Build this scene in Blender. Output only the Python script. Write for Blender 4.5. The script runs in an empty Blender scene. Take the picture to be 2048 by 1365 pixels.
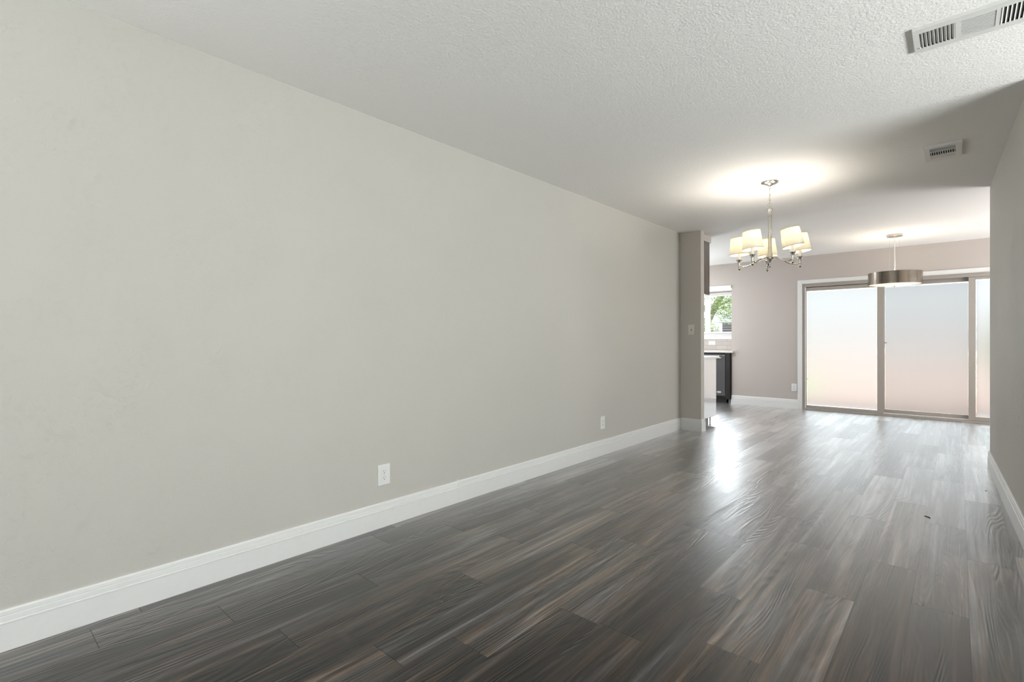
import bpy, bmesh, math, random
from mathutils import Matrix, Vector
random.seed(7)
S = bpy.context.scene
COL = S.collection
PI = math.pi

# ------------------------------------------------------------------ camera
cam_d = bpy.data.cameras.new('camera')
cam = bpy.data.objects.new('camera', cam_d); COL.objects.link(cam)
cam_d.sensor_fit = 'HORIZONTAL'; cam_d.sensor_width = 36.0
cam_d.lens = 996.363 * 36.0 / 2048.0
cam_d.clip_start = 0.03; cam_d.clip_end = 300
EYE = 1.12015
cam.matrix_world = Matrix(((0.745149, 0.000123, 0.666898, 0.0),
                           (0.666894, 0.003409, -0.745145, 0.0),
                           (-0.002365, 0.999994, 0.002459, EYE),
                           (0, 0, 0, 1)))
S.camera = cam
S.view_settings.view_transform = 'Standard'
S.view_settings.look = 'None'
S.view_settings.gamma = 1.0
S.view_settings.use_curve_mapping = False
S.view_settings.exposure = 0.30
try:
    S.cycles.max_bounces = 12; S.cycles.diffuse_bounces = 6; S.cycles.glossy_bounces = 5
    S.cycles.transmission_bounces = 10; S.cycles.transparent_max_bounces = 12
    S.cycles.sample_clamp_indirect = 6.0
    S.cycles.caustics_reflective = False
    S.cycles.use_denoising = True
except Exception:
    pass

# ------------------------------------------------------------------ sky
W = bpy.data.worlds.new('overcast_sky'); S.world = W; W.use_nodes = True
bg = W.node_tree.nodes['Background']
bg.inputs[0].default_value = (0.90, 0.955, 1.0, 1)
# overcast sky: brighter overhead than at the horizon
_tc = W.node_tree.nodes.new('ShaderNodeTexCoord'); _sx = W.node_tree.nodes.new('ShaderNodeSeparateXYZ')
_mr = W.node_tree.nodes.new('ShaderNodeMapRange')
W.node_tree.links.new(_tc.outputs['Generated'], _sx.inputs[0]); W.node_tree.links.new(_sx.outputs[2], _mr.inputs[0])
for _i, _v in enumerate((0.0, 1.0, 1.14, 5.8)): _mr.inputs[_i+1].default_value = _v
W.node_tree.links.new(_mr.outputs[0], bg.inputs[1])

def area(name, loc, rot, sx, sy, power, col):
    d = bpy.data.lights.new(name, 'AREA'); d.shape = 'RECTANGLE'; d.size = sx; d.size_y = sy
    d.energy = power; d.color = col
    o = bpy.data.objects.new(name, d); COL.objects.link(o); o.location = loc; o.rotation_euler = rot
    return o
# fill lamps added at unseen living room openings, tilted up for ceiling and walls
area('fill_back', (-1.0, -3.40, 0.70), (PI/2+1.42, 0, 0), 2.6, 1.30, 50, (0.96, 1.0, 0.97))
area('fill_west', (-2.50, -1.75, 1.05), (PI/2+0.60, 0, -PI/2), 2.3, 1.8, 30, (0.97, 1.0, 0.98))
area('fill_side', (4.00, 2.00, 0.70), (PI/2+1.33, 0, PI/2), 3.0, 1.30, 390, (0.96, 1.0, 0.98))
# dining room window round the corner on the east side
area('daylight_dining', (2.52, 7.6, 0.95), (PI/2+0.80, 0, PI/2), 2.0, 1.35, 88, (1.0, 0.985, 0.97))
# daylight at the kitchen window; the west lamp is unseen added fill
area('daylight_kitchen_window', (-3.75, 9.80, 1.62), (-PI/2+0.30, 0, 0), 1.4, 0.68, 55, (0.86, 0.93, 1.0))
area('fill_kitchen_west', (-5.12, 7.85, 1.05), (PI/2+1.0, 0, -PI/2), 1.4, 1.2, 50, (0.93, 0.97, 1.0))
# veiled sun on the patio outside (high, from behind the house)
sd = bpy.data.lights.new('sun', 'SUN'); sd.energy = 1.8; sd.angle = 0.05; sd.color = (1.0, 0.96, 0.9)
so = bpy.data.objects.new('sun', sd); COL.objects.link(so); so.rotation_euler = (math.radians(28), 0, math.radians(-12))

# ------------------------------------------------------------------ helpers
def link(name, me, mats=None, parent=None):
    o = bpy.data.objects.new(name, me); COL.objects.link(o)
    if mats is not None:
        for m in (mats if isinstance(mats, (list, tuple)) else [mats]): me.materials.append(m)
    if parent is not None: o.parent = parent
    return o
def build(name, bm, mats, parent=None, smooth=False, bevel=0.0, seg=2):
    me = bpy.data.meshes.new(name)
    bmesh.ops.recalc_face_normals(bm, faces=bm.faces[:])
    if smooth:
        for f in bm.faces: f.smooth = True
    bm.to_mesh(me); bm.free()
    o = link(name, me, mats, parent)
    if bevel > 0:
        md = o.modifiers.new('edge', 'BEVEL'); md.width = bevel; md.segments = seg
        md.limit_method = 'ANGLE'; md.angle_limit = math.radians(40)
        md.harden_normals = False
    if smooth:
        md = o.modifiers.new('split', 'EDGE_SPLIT'); md.split_angle = math.radians(42)
    return o
def box(bm, a, b, mi=0, M=None):
    (x0, y0, z0), (x1, y1, z1) = a, b
    v = [bm.verts.new(p if M is None else M @ Vector(p)) for p in
         [(x0,y0,z0),(x1,y0,z0),(x1,y1,z0),(x0,y1,z0),(x0,y0,z1),(x1,y0,z1),(x1,y1,z1),(x0,y1,z1)]]
    for q in ((0,3,2,1),(4,5,6,7),(0,1,5,4),(1,2,6,5),(2,3,7,6),(3,0,4,7)):
        f = bm.faces.new([v[i] for i in q]); f.material_index = mi
def boxes(name, L, mat, parent=None, bevel=0.0):
    bm = bmesh.new()
    for a, b in L: box(bm, a, b)
    return build(name, bm, mat, parent, bevel=bevel)
def lathe(bm, prof, c=(0,0,0), n=32, flute=0.0, nf=12, cap=True):
    """profile = [(r, z)] from bottom to top about the z axis"""
    rings = []
    for r, z in prof:
        ring = []
        for i in range(n):
            a = 2*PI*i/n
            rr = r*(1 + flute*math.cos(nf*a))
            ring.append(bm.verts.new((c[0]+rr*math.cos(a), c[1]+rr*math.sin(a), c[2]+z)))
        rings.append(ring)
    for k in range(len(rings)-1):
        for i in range(n):
            j = (i+1) % n
            bm.faces.new((rings[k][i], rings[k][j], rings[k+1][j], rings[k+1][i]))
    if cap:
        for ring in (rings[0], rings[-1]):
            bm.faces.new(ring)
def tube(bm, pts, r, n=10, closed=False, sy=1.0):
    pts = [Vector(p) for p in pts]; rings = []
    N = len(pts); up = Vector((0, 0, 1))
    for k, p in enumerate(pts):
        a = pts[(k-1) % N] if (closed or k > 0) else pts[0]
        b = pts[(k+1) % N] if (closed or k < N-1) else pts[-1]
        t = (b-a).normalized()
        ref = up if abs(t.dot(up)) < 0.95 else Vector((1, 0, 0))
        s = t.cross(ref).normalized(); w = s.cross(t).normalized()
        rr = r[k] if isinstance(r, (list, tuple)) else r
        rings.append([bm.verts.new(p + s*rr*math.cos(2*PI*i/n) + w*rr*sy*math.sin(2*PI*i/n)) for i in range(n)])
    for k in range(N if closed else N-1):
        A, B = rings[k], rings[(k+1) % N]
        for i in range(n):
            j = (i+1) % n
            bm.faces.new((A[i], A[j], B[j], B[i]))
    if not closed:
        bm.faces.new(rings[0]); bm.faces.new(rings[-1])
def sweep(bm, prof, P0, P1, n):
    """extrude a profile [(out, z)] from P0 to P1; n = outward direction (x, y)"""
    A = [bm.verts.new((P0[0]+n[0]*o, P0[1]+n[1]*o, z)) for o, z in prof]
    B = [bm.verts.new((P1[0]+n[0]*o, P1[1]+n[1]*o, z)) for o, z in prof]
    k = len(prof)
    for i in range(k):
        j = (i+1) % k
        bm.faces.new((A[i], A[j], B[j], B[i]))
    bm.faces.new(A); bm.faces.new(B)
def tag(o, label, cat, group=None, kind=None):
    o['label'] = label; o['category'] = cat
    if group: o['group'] = group
    if kind: o['kind'] = kind
    return o
def struct(o): o['kind'] = 'structure'; return o
def empty(name, loc, label, cat, group=None):
    o = bpy.data.objects.new(name, None); COL.objects.link(o); o.location = loc
    o.empty_display_size = 0.05
    return tag(o, label, cat, group)

# ------------------------------------------------------------------ materials
class NT:
    def __init__(s, name):
        s.m = bpy.data.materials.new(name); s.m.use_nodes = True
        s.t = s.m.node_tree; s.b = s.t.nodes['Principled BSDF']; s.out = s.t.nodes['Material Output']
    def n(s, typ, **kw):
        nd = s.t.nodes.new(typ)
        for k, v in kw.items():
            if k in nd.inputs.keys() if hasattr(nd, 'inputs') else False: s.set(nd.inputs[k], v)
            else: setattr(nd, k, v)
        return nd
    def set(s, inp, v):
        if isinstance(v, bpy.types.NodeSocket): s.t.links.new(v, inp)
        else: inp.default_value = v
    def math(s, op, a, b=None, c=None, clamp=False):
        nd = s.t.nodes.new('ShaderNodeMath'); nd.operation = op; nd.use_clamp = clamp
        for i, v in enumerate((a, b, c)):
            if v is not None: s.set(nd.inputs[i], v)
        return nd.outputs[0]
    def ramp(s, f, stops):
        nd = s.t.nodes.new('ShaderNodeValToRGB'); s.set(nd.inputs[0], f)
        e = nd.color_ramp.elements
        while len(e) > 1: e.remove(e[-1])
        e[0].position = stops[0][0]; e[0].color = (*stops[0][1], 1) if len(stops[0][1]) == 3 else stops[0][1]
        for p, c in stops[1:]:
            k = e.new(p); k.color = (*c, 1)
        return nd.outputs[0]
    def noise(s, vec, scale, detail=2, rough=0.5, dist=0.0):
        nd = s.t.nodes.new('ShaderNodeTexNoise')
        s.set(nd.inputs['Vector'], vec); nd.inputs['Scale'].default_value = scale
        nd.inputs['Detail'].default_value = detail; nd.inputs['Roughness'].default_value = rough
        nd.inputs['Distortion'].default_value = dist
        return nd.outputs[0]
    def mapr(s, v, a, b, c=0.0, d=1.0):
        nd = s.t.nodes.new('ShaderNodeMapRange'); s.set(nd.inputs[0], v)
        for i, q in enumerate((a, b, c, d)): nd.inputs[i+1].default_value = q
        return nd.outputs[0]
    def mix(s, f, a, b, typ='MIX'):
        nd = s.t.nodes.new('ShaderNodeMix'); nd.data_type = 'RGBA'; nd.blend_type = typ
        s.set(nd.inputs[0], f); s.set(nd.inputs[6], a); s.set(nd.inputs[7], b)
        return nd.outputs[2]
    def vec(s, x, y, z):
        nd = s.t.nodes.new('ShaderNodeCombineXYZ')
        for i, v in enumerate((x, y, z)): s.set(nd.inputs[i], v)
        return nd.outputs[0]
    def pos(s):
        return s.t.nodes.new('ShaderNodeNewGeometry').outputs['Position']
    def xyz(s, v):
        nd = s.t.nodes.new('ShaderNodeSeparateXYZ'); s.set(nd.inputs[0], v); return nd.outputs
    def bump(s, h, strength, dist=0.001):
        nd = s.t.nodes.new('ShaderNodeBump'); nd.inputs['Strength'].default_value = strength
        nd.inputs['Distance'].default_value = dist; s.set(nd.inputs['Height'], h)
        s.t.links.new(nd.outputs[0], s.b.inputs['Normal'])
def c4(c): return (c[0], c[1], c[2], 1.0)
def plain(name, col, rough=0.5, metal=0.0, spec=0.5, coat=0.0, noise=0.0, nscale=40.0):
    k = NT(name); b = k.b
    b.inputs['Base Color'].default_value = c4(col); b.inputs['Roughness'].default_value = rough
    b.inputs['Metallic'].default_value = metal; b.inputs['Specular IOR Level'].default_value = spec
    b.inputs['Coat Weight'].default_value = coat; b.inputs['Coat Roughness'].default_value = 0.05
    if noise:
        f = k.noise(k.pos(), nscale, 3)
        d = k.mapr(f, 0.3, 0.7, 1-noise, 1+noise)
        nd = k.t.nodes.new('ShaderNodeVectorMath'); nd.operation = 'SCALE'
        nd.inputs[0].default_value = col; k.set(nd.inputs['Scale'], d)
        k.t.links.new(nd.outputs[0], b.inputs['Base Color'])
    return k.m

def wall_paint(name, col, amt=0.45):
    """matt paint over a brushed and stamped drywall texture"""
    k = NT(name); p = k.pos()
    k.b.inputs['Roughness'].default_value = 0.62; k.b.inputs['Specular IOR Level'].default_value = 0.35
    big = k.noise(p, 1.1, 3)
    k.set(k.b.inputs['Base Color'], k.mix(k.mapr(big, 0.3, 0.7, 0, 1), c4([c*0.985 for c in col]), c4([min(1, c*1.015) for c in col])))
    flow = k.noise(p, 14.0, 1, 0.5, 0.8)
    strokes = k.math('SINE', k.math('MULTIPLY', flow, 210.0))
    brk = k.mapr(k.noise(p, 55.0, 2), 0.48, 0.66, 0, 1)
    patch = k.mapr(k.noise(p, 3.2, 3), 0.38, 0.62, 0.15, 1.0)
    s1 = k.math('MULTIPLY', k.math('MULTIPLY', strokes, brk), patch)
    peel = k.noise(p, 130.0, 2)
    h = k.math('ADD', k.math('MULTIPLY', s1, 0.55), k.math('MULTIPLY', peel, 0.8))
    k.bump(h, amt, 0.0016)
    return k.m
def ceiling_paint():
    k = NT('ceiling_texture'); p = k.pos()
    k.b.inputs['Roughness'].default_value = 0.8; k.b.inputs['Specular IOR Level'].default_value = 0.2
    k.b.inputs['Base Color'].default_value = (0.91, 0.90, 0.885, 1)
    a = k.noise(p, 95.0, 3, 0.6); b = k.noise(p, 34.0, 2)
    big = k.noise(p, 1.3, 2)
    h = k.math('ADD', k.math('ADD', a, k.math('MULTIPLY', b, 0.5)), k.math('MULTIPLY', big, 2.0))
    k.bump(h, 0.55, 0.0055)
    return k.m
def floor_mat():
    k = NT('vinyl_plank'); b = k.b
    uv = k.t.nodes.new('ShaderNodeUVMap'); uv.uv_map = 'plank'
    u, v, _ = k.xyz(uv.outputs[0])
    at = k.t.nodes.new('ShaderNodeAttribute'); at.attribute_name = 'plank_tone'
    r1, r2, r3 = k.xyz(at.outputs['Color'])
    off = k.math('MULTIPLY', r1, 37.0); off2 = k.math('MULTIPLY', r2, 23.0)
    def V(su, sv, w=0.0):
        return k.vec(k.math('ADD', k.math('MULTIPLY', u, su), off), k.math('ADD', k.math('MULTIPLY', v, sv), off2), w)
    blot = k.noise(V(6.0, 0.8), 1.0, 4, 0.6, 0.9)           # smoky clouds
    strk = k.noise(V(21.0, 0.62, 3.0), 1.0, 6, 0.66, 0.8)   # feathered streaks
    fine = k.noise(V(170.0, 1.7, 7.0), 1.0, 4, 0.6)         # pores
    warm = k.noise(V(8.0, 0.9, 11.0), 1.0, 3, 0.55, 1.2)
    val = k.math('ADD', k.math('MULTIPLY', blot, 0.62), k.math('MULTIPLY', strk, 0.85))
    val = k.math('ADD', val, k.math('MULTIPLY', fine, 0.24))
    val = k.math('ADD', val, k.math('MULTIPLY', k.math('SUBTRACT', r3, 0.5), 0.15))
    val = k.mapr(val, 0.76, 1.13)
    cold = k.ramp(val, [(0.0, (0.005, 0.005, 0.005)), (0.40, (0.021, 0.019, 0.020)), (0.7, (0.064, 0.059, 0.062)), (1.0, (0.175, 0.166, 0.172))])
    wrm = k.ramp(val, [(0.0, (0.006, 0.0038, 0.0026)), (0.40, (0.036, 0.021, 0.0125)), (0.7, (0.095, 0.062, 0.041)), (1.0, (0.24, 0.18, 0.125))])
    col = k.mix(k.mapr(warm, 0.36, 0.58), cold, wrm)
    WD = 0.1815; L = 1.243
    eu = k.math('MINIMUM', u, k.math('SUBTRACT', WD, u)); ev = k.math('MINIMUM', v, k.math('SUBTRACT', L, v))
    seam = k.math('MULTIPLY', k.mapr(eu, 0.0002, 0.0012, 0.45, 1.0), k.mapr(ev, 0.0005, 0.0022, 0.0, 1.0))
    col = k.mix(k.mapr(seam, 0, 1, 0.75, 0.0), col, (0.012, 0.011, 0.010, 1))
    k.set(b.inputs['Base Color'], col)
    # embossed grain: contour lines that run along the plank
    g0 = k.noise(V(5.5, 0.55, 5.0), 1.0, 2, 0.4, 0.3)
    grain = k.math('SINE', k.math('MULTIPLY', g0, 170.0))
    gm = k.mapr(k.noise(V(16, 0.9, 9.0), 1.0, 2), 0.40, 0.58)
    h = k.math('ADD', k.math('MULTIPLY', k.math('MULTIPLY', grain, gm), 0.45), k.math('MULTIPLY', fine, 0.9))
    h = k.math('ADD', h, k.math('MULTIPLY', seam, 0.3))
    rough = k.mapr(fine, 0.3, 0.7, 0.30, 0.42)
    k.set(b.inputs['Roughness'], rough)
    b.inputs['Specular IOR Level'].default_value = 0.15; b.inputs['IOR'].default_value = 1.45
    k.bump(h, 0.55, 0.0010)
    nrm = b.inputs['Normal'].links[0].from_socket
    lw = k.t.nodes.new('ShaderNodeLayerWeight'); lw.inputs['Blend'].default_value = 0.5
    k.t.links.new(nrm, lw.inputs['Normal'])
    # satin wear layer: Schlick-like reflectance, duller in the dark grain
    refl = k.math('ADD', k.math('MULTIPLY', k.math('POWER', lw.outputs['Facing'], 4.0), 1.60), 0.003)
    refl = k.math('MULTIPLY', refl, k.mapr(val, 0.1, 0.8, 0.80, 1.06))
    refl = k.math('MULTIPLY', refl, k.mapr(seam, 0, 1, 0.40, 1.0))
    refl = k.math('MULTIPLY', refl, k.mapr(r2, 0, 1, 0.90, 1.08), clamp=True)
    gl = k.t.nodes.new('ShaderNodeBsdfGlossy'); gl.inputs['Color'].default_value = (1, 1, 1, 1)
    k.set(gl.inputs['Roughness'], k.math('ADD', k.mapr(fine, 0.3, 0.7, 0.25, 0.33), k.math('MULTIPLY', r1, 0.07)))
    k.t.links.new(nrm, gl.inputs['Normal'])
    mx = k.t.nodes.new('ShaderNodeMixShader'); k.set(mx.inputs[0], refl)
    k.t.links.new(b.outputs[0], mx.inputs[1]); k.t.links.new(gl.outputs[0], mx.inputs[2])
    k.t.links.new(mx.outputs[0], k.out.inputs['Surface'])
    return k.m
def glass_mat(name, rough, tint=(1,1,1), trans=0.0):
    k = NT(name)
    g = k.t.nodes.new('ShaderNodeBsdfGlass'); g.inputs['Color'].default_value = c4(tint)
    g.inputs['Roughness'].default_value = rough; g.inputs['IOR'].default_value = 1.45
    res = g.outputs[0]
    if trans:
        t = k.t.nodes.new('ShaderNodeBsdfTranslucent'); t.inputs['Color'].default_value = c4(tint)
        mx = k.t.nodes.new('ShaderNodeMixShader'); mx.inputs[0].default_value = trans
        k.t.links.new(res, mx.inputs[1]); k.t.links.new(t.outputs[0], mx.inputs[2]); res = mx.outputs[0]
    k.t.links.new(res, k.out.inputs['Surface'])
    return k.m
def film_mat():
    """frosted privacy film: forward scattering, one thin sheet"""
    k = NT('frosted_film')
    r = k.t.nodes.new('ShaderNodeBsdfRefraction'); r.inputs['Roughness'].default_value = 0.62
    r.inputs['IOR'].default_value = 1.22; r.inputs['Color'].default_value = (0.85, 0.855, 0.87, 1)
    t = k.t.nodes.new('ShaderNodeBsdfTranslucent'); t.inputs['Color'].default_value = (0.85, 0.855, 0.87, 1)
    mx = k.t.nodes.new('ShaderNodeMixShader'); mx.inputs[0].default_value = 0.5
    k.t.links.new(r.outputs[0], mx.inputs[1]); k.t.links.new(t.outputs[0], mx.inputs[2])
    k.t.links.new(mx.outputs[0], k.out.inputs['Surface'])
    return k.m
def clear_glass():
    k = NT('clear_glass')
    tr = k.t.nodes.new('ShaderNodeBsdfTransparent'); tr.inputs['Color'].default_value = (0.97, 0.985, 0.98, 1)
    gl = k.t.nodes.new('ShaderNodeBsdfGlossy'); gl.inputs['Roughness'].default_value = 0.02
    fr = k.t.nodes.new('ShaderNodeFresnel'); fr.inputs['IOR'].default_value = 1.45
    mx = k.t.nodes.new('ShaderNodeMixShader')
    k.t.links.new(fr.outputs[0], mx.inputs[0]); k.t.links.new(tr.outputs[0], mx.inputs[1]); k.t.links.new(gl.outputs[0], mx.inputs[2])
    k.t.links.new(mx.outputs[0], k.out.inputs['Surface'])
    return k.m
def screen_mat():
    k = NT('insect_screen')
    tr = k.t.nodes.new('ShaderNodeBsdfTransparent')
    df = k.t.nodes.new('ShaderNodeBsdfDiffuse'); df.inputs['Color'].default_value = (0.10, 0.10, 0.10, 1)
    mx = k.t.nodes.new('ShaderNodeMixShader'); mx.inputs[0].default_value = 0.86
    k.t.links.new(df.outputs[0], mx.inputs[1]); k.t.links.new(tr.outputs[0], mx.inputs[2])
    k.t.links.new(mx.outputs[0], k.out.inputs['Surface'])
    return k.m
def fabric_mat():
    """cream lampshade cloth, lit through by its own bulb"""
    k = NT('shade_fabric')
    p = k.pos(); wv = k.noise(p, 400, 1)
    col = k.mix(wv, (0.95, 0.92, 0.82, 1), (0.98, 0.96, 0.89, 1))
    d = k.t.nodes.new('ShaderNodeBsdfDiffuse'); k.set(d.inputs['Color'], col)
    t = k.t.nodes.new('ShaderNodeBsdfTranslucent'); k.set(t.inputs['Color'], col)
    mx = k.t.nodes.new('ShaderNodeMixShader'); mx.inputs[0].default_value = 0.5
    k.t.links.new(d.outputs[0], mx.inputs[1]); k.t.links.new(t.outputs[0], mx.inputs[2])
    k.t.links.new(mx.outputs[0], k.out.inputs['Surface'])
    return k.m
def emit_mat(name, col, s):
    k = NT(name); e = k.t.nodes.new('ShaderNodeEmission'); e.inputs[0].default_value = c4(col); e.inputs[1].default_value = s
    k.t.links.new(e.outputs[0], k.out.inputs['Surface']); return k.m
def brushed(name, col, rough=0.28, axis='z'):
    k = NT(name); p = k.pos(); x, y, z = k.xyz(p)
    k.b.inputs['Base Color'].default_value = c4(col); k.b.inputs['Metallic'].default_value = 1.0
    v = k.vec(k.math('MULTIPLY', x, 4.0), k.math('MULTIPLY', y, 4.0), k.math('MULTIPLY', z, 500.0)) if axis == 'z' else p
    f = k.noise(v, 1.0 if axis == 'z' else 300.0, 2)
    k.set(k.b.inputs['Roughness'], k.mapr(f, 0.3, 0.7, rough-0.05, rough+0.08))
    return k.m
def tile_mat():
    k = NT('subway_tile'); x, y, z = k.xyz(k.pos())
    br = k.t.nodes.new('ShaderNodeTexBrick'); k.set(br.inputs['Vector'], k.vec(x, k.math('ADD', z, 0.066), 0.0))
    br.inputs['Color1'].default_value = (0.47, 0.43, 0.41, 1); br.inputs['Color2'].default_value = (0.53, 0.50, 0.48, 1)
    br.inputs['Mortar'].default_value = (0.30, 0.27, 0.25, 1); br.inputs['Scale'].default_value = 1.0
    br.inputs['Mortar Size'].default_value = 0.0022; br.inputs['Brick Width'].default_value = 0.20; br.inputs['Row Height'].default_value = 0.0765
    k.t.links.new(br.outputs[0], k.b.inputs['Base Color']); k.b.inputs['Roughness'].default_value = 0.15
    return k.m
def dark_wood(name, a, b_, rough):
    k = NT(name); x, y, z = k.xyz(k.pos())
    f = k.noise(k.vec(k.math('MULTIPLY', x, 30.0), k.math('MULTIPLY', y, 30.0), k.math('MULTIPLY', z, 1.5)), 1.0, 4, 0.6)
    k.set(k.b.inputs['Base Color'], k.mix(k.mapr(f, 0.35, 0.65), c4(a), c4(b_)))
    k.b.inputs['Roughness'].default_value = rough
    return k.m
def speckle(name, c0, c1, scale, rough=0.9):
    k = NT(name); f = k.noise(k.pos(), scale, 5, 0.65)
    k.set(k.b.inputs['Base Color'], k.mix(k.mapr(f, 0.3, 0.7), c4(c0), c4(c1))); k.b.inputs['Roughness'].default_value = rough
    return k.m

WALL = (0.535, 0.523, 0.487)
M_wall = wall_paint('wall_paint', WALL)
M_wallfar = wall_paint('wall_paint_smooth', (0.565, 0.535, 0.495), 0.35)
M_walltaupe = wall_paint('wall_paint_taupe', (0.52, 0.475, 0.445), 0.35)
M_ceil = ceiling_paint()
M_floor = floor_mat()
M_trim = plain('white_trim_paint', (0.78, 0.785, 0.78), 0.38, noise=0.01)
M_doorframe = plain('almond_metal_frame', (0.38, 0.345, 0.31), 0.35, noise=0.015)
M_alu = plain('mill_aluminium', (0.62, 0.64, 0.64), 0.35, 0.6)
M_film = film_mat(); M_clear = clear_glass(); M_screen = screen_mat()
M_plastic = plain('white_plastic', (0.80, 0.80, 0.79), 0.3, noise=0.005)
M_almond = plain('light_plastic', (0.72, 0.70, 0.64), 0.35, noise=0.005)
M_dark = plain('dark_slot', (0.02, 0.02, 0.02), 0.6)
M_vent = plain('vent_enamel', (0.72, 0.72, 0.70), 0.45, noise=0.01)
M_duct = plain('duct_dark', (0.035, 0.035, 0.03), 0.8)
M_nickel = plain('brushed_nickel', (0.66, 0.63, 0.585), 0.27, 1.0)
M_drum = brushed('brushed_drum_metal', (0.25, 0.22, 0.185), 0.20, 'z')
M_candle = plain('candle_sleeve_white', (0.88, 0.86, 0.80), 0.5)
M_fabric = fabric_mat()
M_trimtape = plain('shade_tape', (0.84, 0.76, 0.54), 0.8)
M_bulb = emit_mat('bulb_glow', (1.0, 0.90, 0.72), 14.0)
M_cord = plain('clear_cord', (0.85, 0.84, 0.82), 0.3)
M_gloss = plain('white_gloss_laminate', (0.80, 0.81, 0.83), 0.12, spec=0.8, coat=1.0)
M_quartz = plain('white_quartz', (0.82, 0.82, 0.81), 0.18, noise=0.02, nscale=90)
M_quartz2 = plain('cream_quartz', (0.70, 0.67, 0.62), 0.2, noise=0.02, nscale=90)
M_toe = plain('grey_toe_kick', (0.28, 0.28, 0.29), 0.5, noise=0.05)
M_steel = plain('dark_steel', (0.13, 0.13, 0.14), 0.34, 0.85)
M_steel2 = plain('steel_trim', (0.42, 0.42, 0.42), 0.35, 0.9)
M_espresso = dark_wood('espresso_panel', (0.009, 0.008, 0.007), (0.022, 0.018, 0.016), 0.4)
M_brown = dark_wood('brown_gloss_panel', (0.085, 0.068, 0.056), (0.13, 0.105, 0.088), 0.15)
M_tile = tile_mat()
M_blind = plain('blind_white', (0.82, 0.82, 0.82), 0.5, noise=0.01)
M_debris = plain('debris_brown', (0.03, 0.025, 0.02), 0.8)

# ------------------------------------------------------------------ key dimensions
H = 2.44
XL = -2.5734                    # left wall face
YP = 6.0166; YPB = 6.119        # stub wall: face and back
XPE = -2.3172                   # stub wall end
YF = 9.0053                     # far wall face
XA = -2.933                     # kitchen alcove corner
YA = 9.605                      # alcove back wall face
ZA = 2.015                      # alcove head
YE = 5.9696                     # end of the right wall
def xr(y): return 0.23583 - 0.030214*(y-5)   # right wall face
XW, XE = -5.2, 2.6              # kitchen west wall, dining east wall
YB = -3.5; XV = 4.2; YR0 = 3.62  # living room back, east wall, start of the right wall

# ------------------------------------------------------------------ floor of individual planks (one mesh)
def make_floor():
    WD, L, X0 = 0.1815, 1.243, 0.034
    offs = {-1: 3.42, 0: 2.695, 1: 3.085, 2: 2.552, 3: 3.085, 4: 3.485, 5: 2.935, 6: 1.68, 7: 1.245, 8: 1.02,
            9: 2.858, 10: 0.83, 11: 1.28, 12: 0.735, 13: 0.345}
    bm = bmesh.new(); uvl = bm.loops.layers.uv.new('plank'); cl = bm.loops.layers.float_color.new('plank_tone')
    x_lo, x_hi, y_lo, y_hi = XW-0.1, XV+0.1, YB-0.1, YA+0.1
    k = int((X0-x_hi)/WD)-1
    while X0-WD*(k+1) < x_hi and k < 60:
        a, b = X0-WD*(k+1), X0-WD*k
        if b > x_lo and a < x_hi:
            o = offs.get(k, random.random()*L)
            j = math.floor((y_lo-o)/L)
            y = o + j*L
            while y < y_hi:
                tone = (random.random(), random.random(), random.random(), 1)
                xa, xb, ya, yb = max(a, x_lo), min(b, x_hi), max(y, y_lo), min(y+L, y_hi)
                if xb-xa > 1e-4 and yb-ya > 1e-4:
                    P = [(xa, ya), (xb, ya), (xb, yb), (xa, yb)]
                    f = bm.faces.new([bm.verts.new((px, py, 0)) for px, py in P])
                    for lp, (px, py) in zip(f.loops, P):
                        lp[uvl].uv = (px-a, py-y); lp[cl] = tone
                y += L
        k += 1
    me = bpy.data.meshes.new('floor'); bm.to_mesh(me); bm.free()
    return struct(link('floor', me, M_floor))
make_floor()
struct(boxes('subfloor', [((XW-0.2, YB-0.2, -0.2), (XV+0.2, YA+0.12, -0.004))], plain('slab_concrete', (0.4, 0.4, 0.4), 0.9)))

# ------------------------------------------------------------------ ceiling and walls
struct(boxes('ceiling', [((XW-0.2, YB-0.2, H), (XV+0.2, YA+0.15, H+0.15))], M_ceil))
struct(boxes('wall_left', [((XL-0.12, YB, 0), (XL, -2.95, H)), ((XL-0.12, -0.55, 0), (XL, YPB, H)), ((XL-0.12, -2.95, 0), (XL, -0.55, 0.12)), ((XL-0.12, -2.95, 2.08), (XL, -0.55, H))], M_wall))
struct(boxes('wall_stub', [((XW, YP, 0), (XPE, YPB, H))], M_wallfar))
def slant_box(name, mat, y0, y1, off0, off1, z0, z1):
    bm = bmesh.new()
    P = [(xr(y0)+off0, y0), (xr(y0)+off1, y0), (xr(y1)+off1, y1), (xr(y1)+off0, y1)]
    lo = [bm.verts.new((x, y, z0)) for x, y in P]; hi = [bm.verts.new((x, y, z1)) for x, y in P]
    bm.faces.new(lo); bm.faces.new(hi)
    for i in range(4):
        j = (i+1) % 4; bm.faces.new((lo[i], lo[j], hi[j], hi[i]))
    return build(name, bm, mat)
M_wallr = wall_paint('wall_paint_right', WALL, 0.75)
struct(slant_box('wall_right', M_wallr, YR0, YE, 0.0, 0.12, 0, H))
struct(boxes('wall_dining_return', [((0.32, YE-0.12, 0), (XE+0.12, YE, H))], M_wallfar))
struct(boxes('wall_dining_east', [((XE, YE, 0), (XE+0.12, 6.6, H)), ((XE, 8.6, 0), (XE+0.12, YF+0.12, H)),
                                  ((XE, 6.6, 0), (XE+0.12, 8.6, 0.25)), ((XE, 6.6, 2.08), (XE+0.12, 8.6, H))], M_wallfar))
struct(boxes('wall_living_return', [((0.46, YR0, 0), (XV, YR0+0.12, H))], M_wall))
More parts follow.
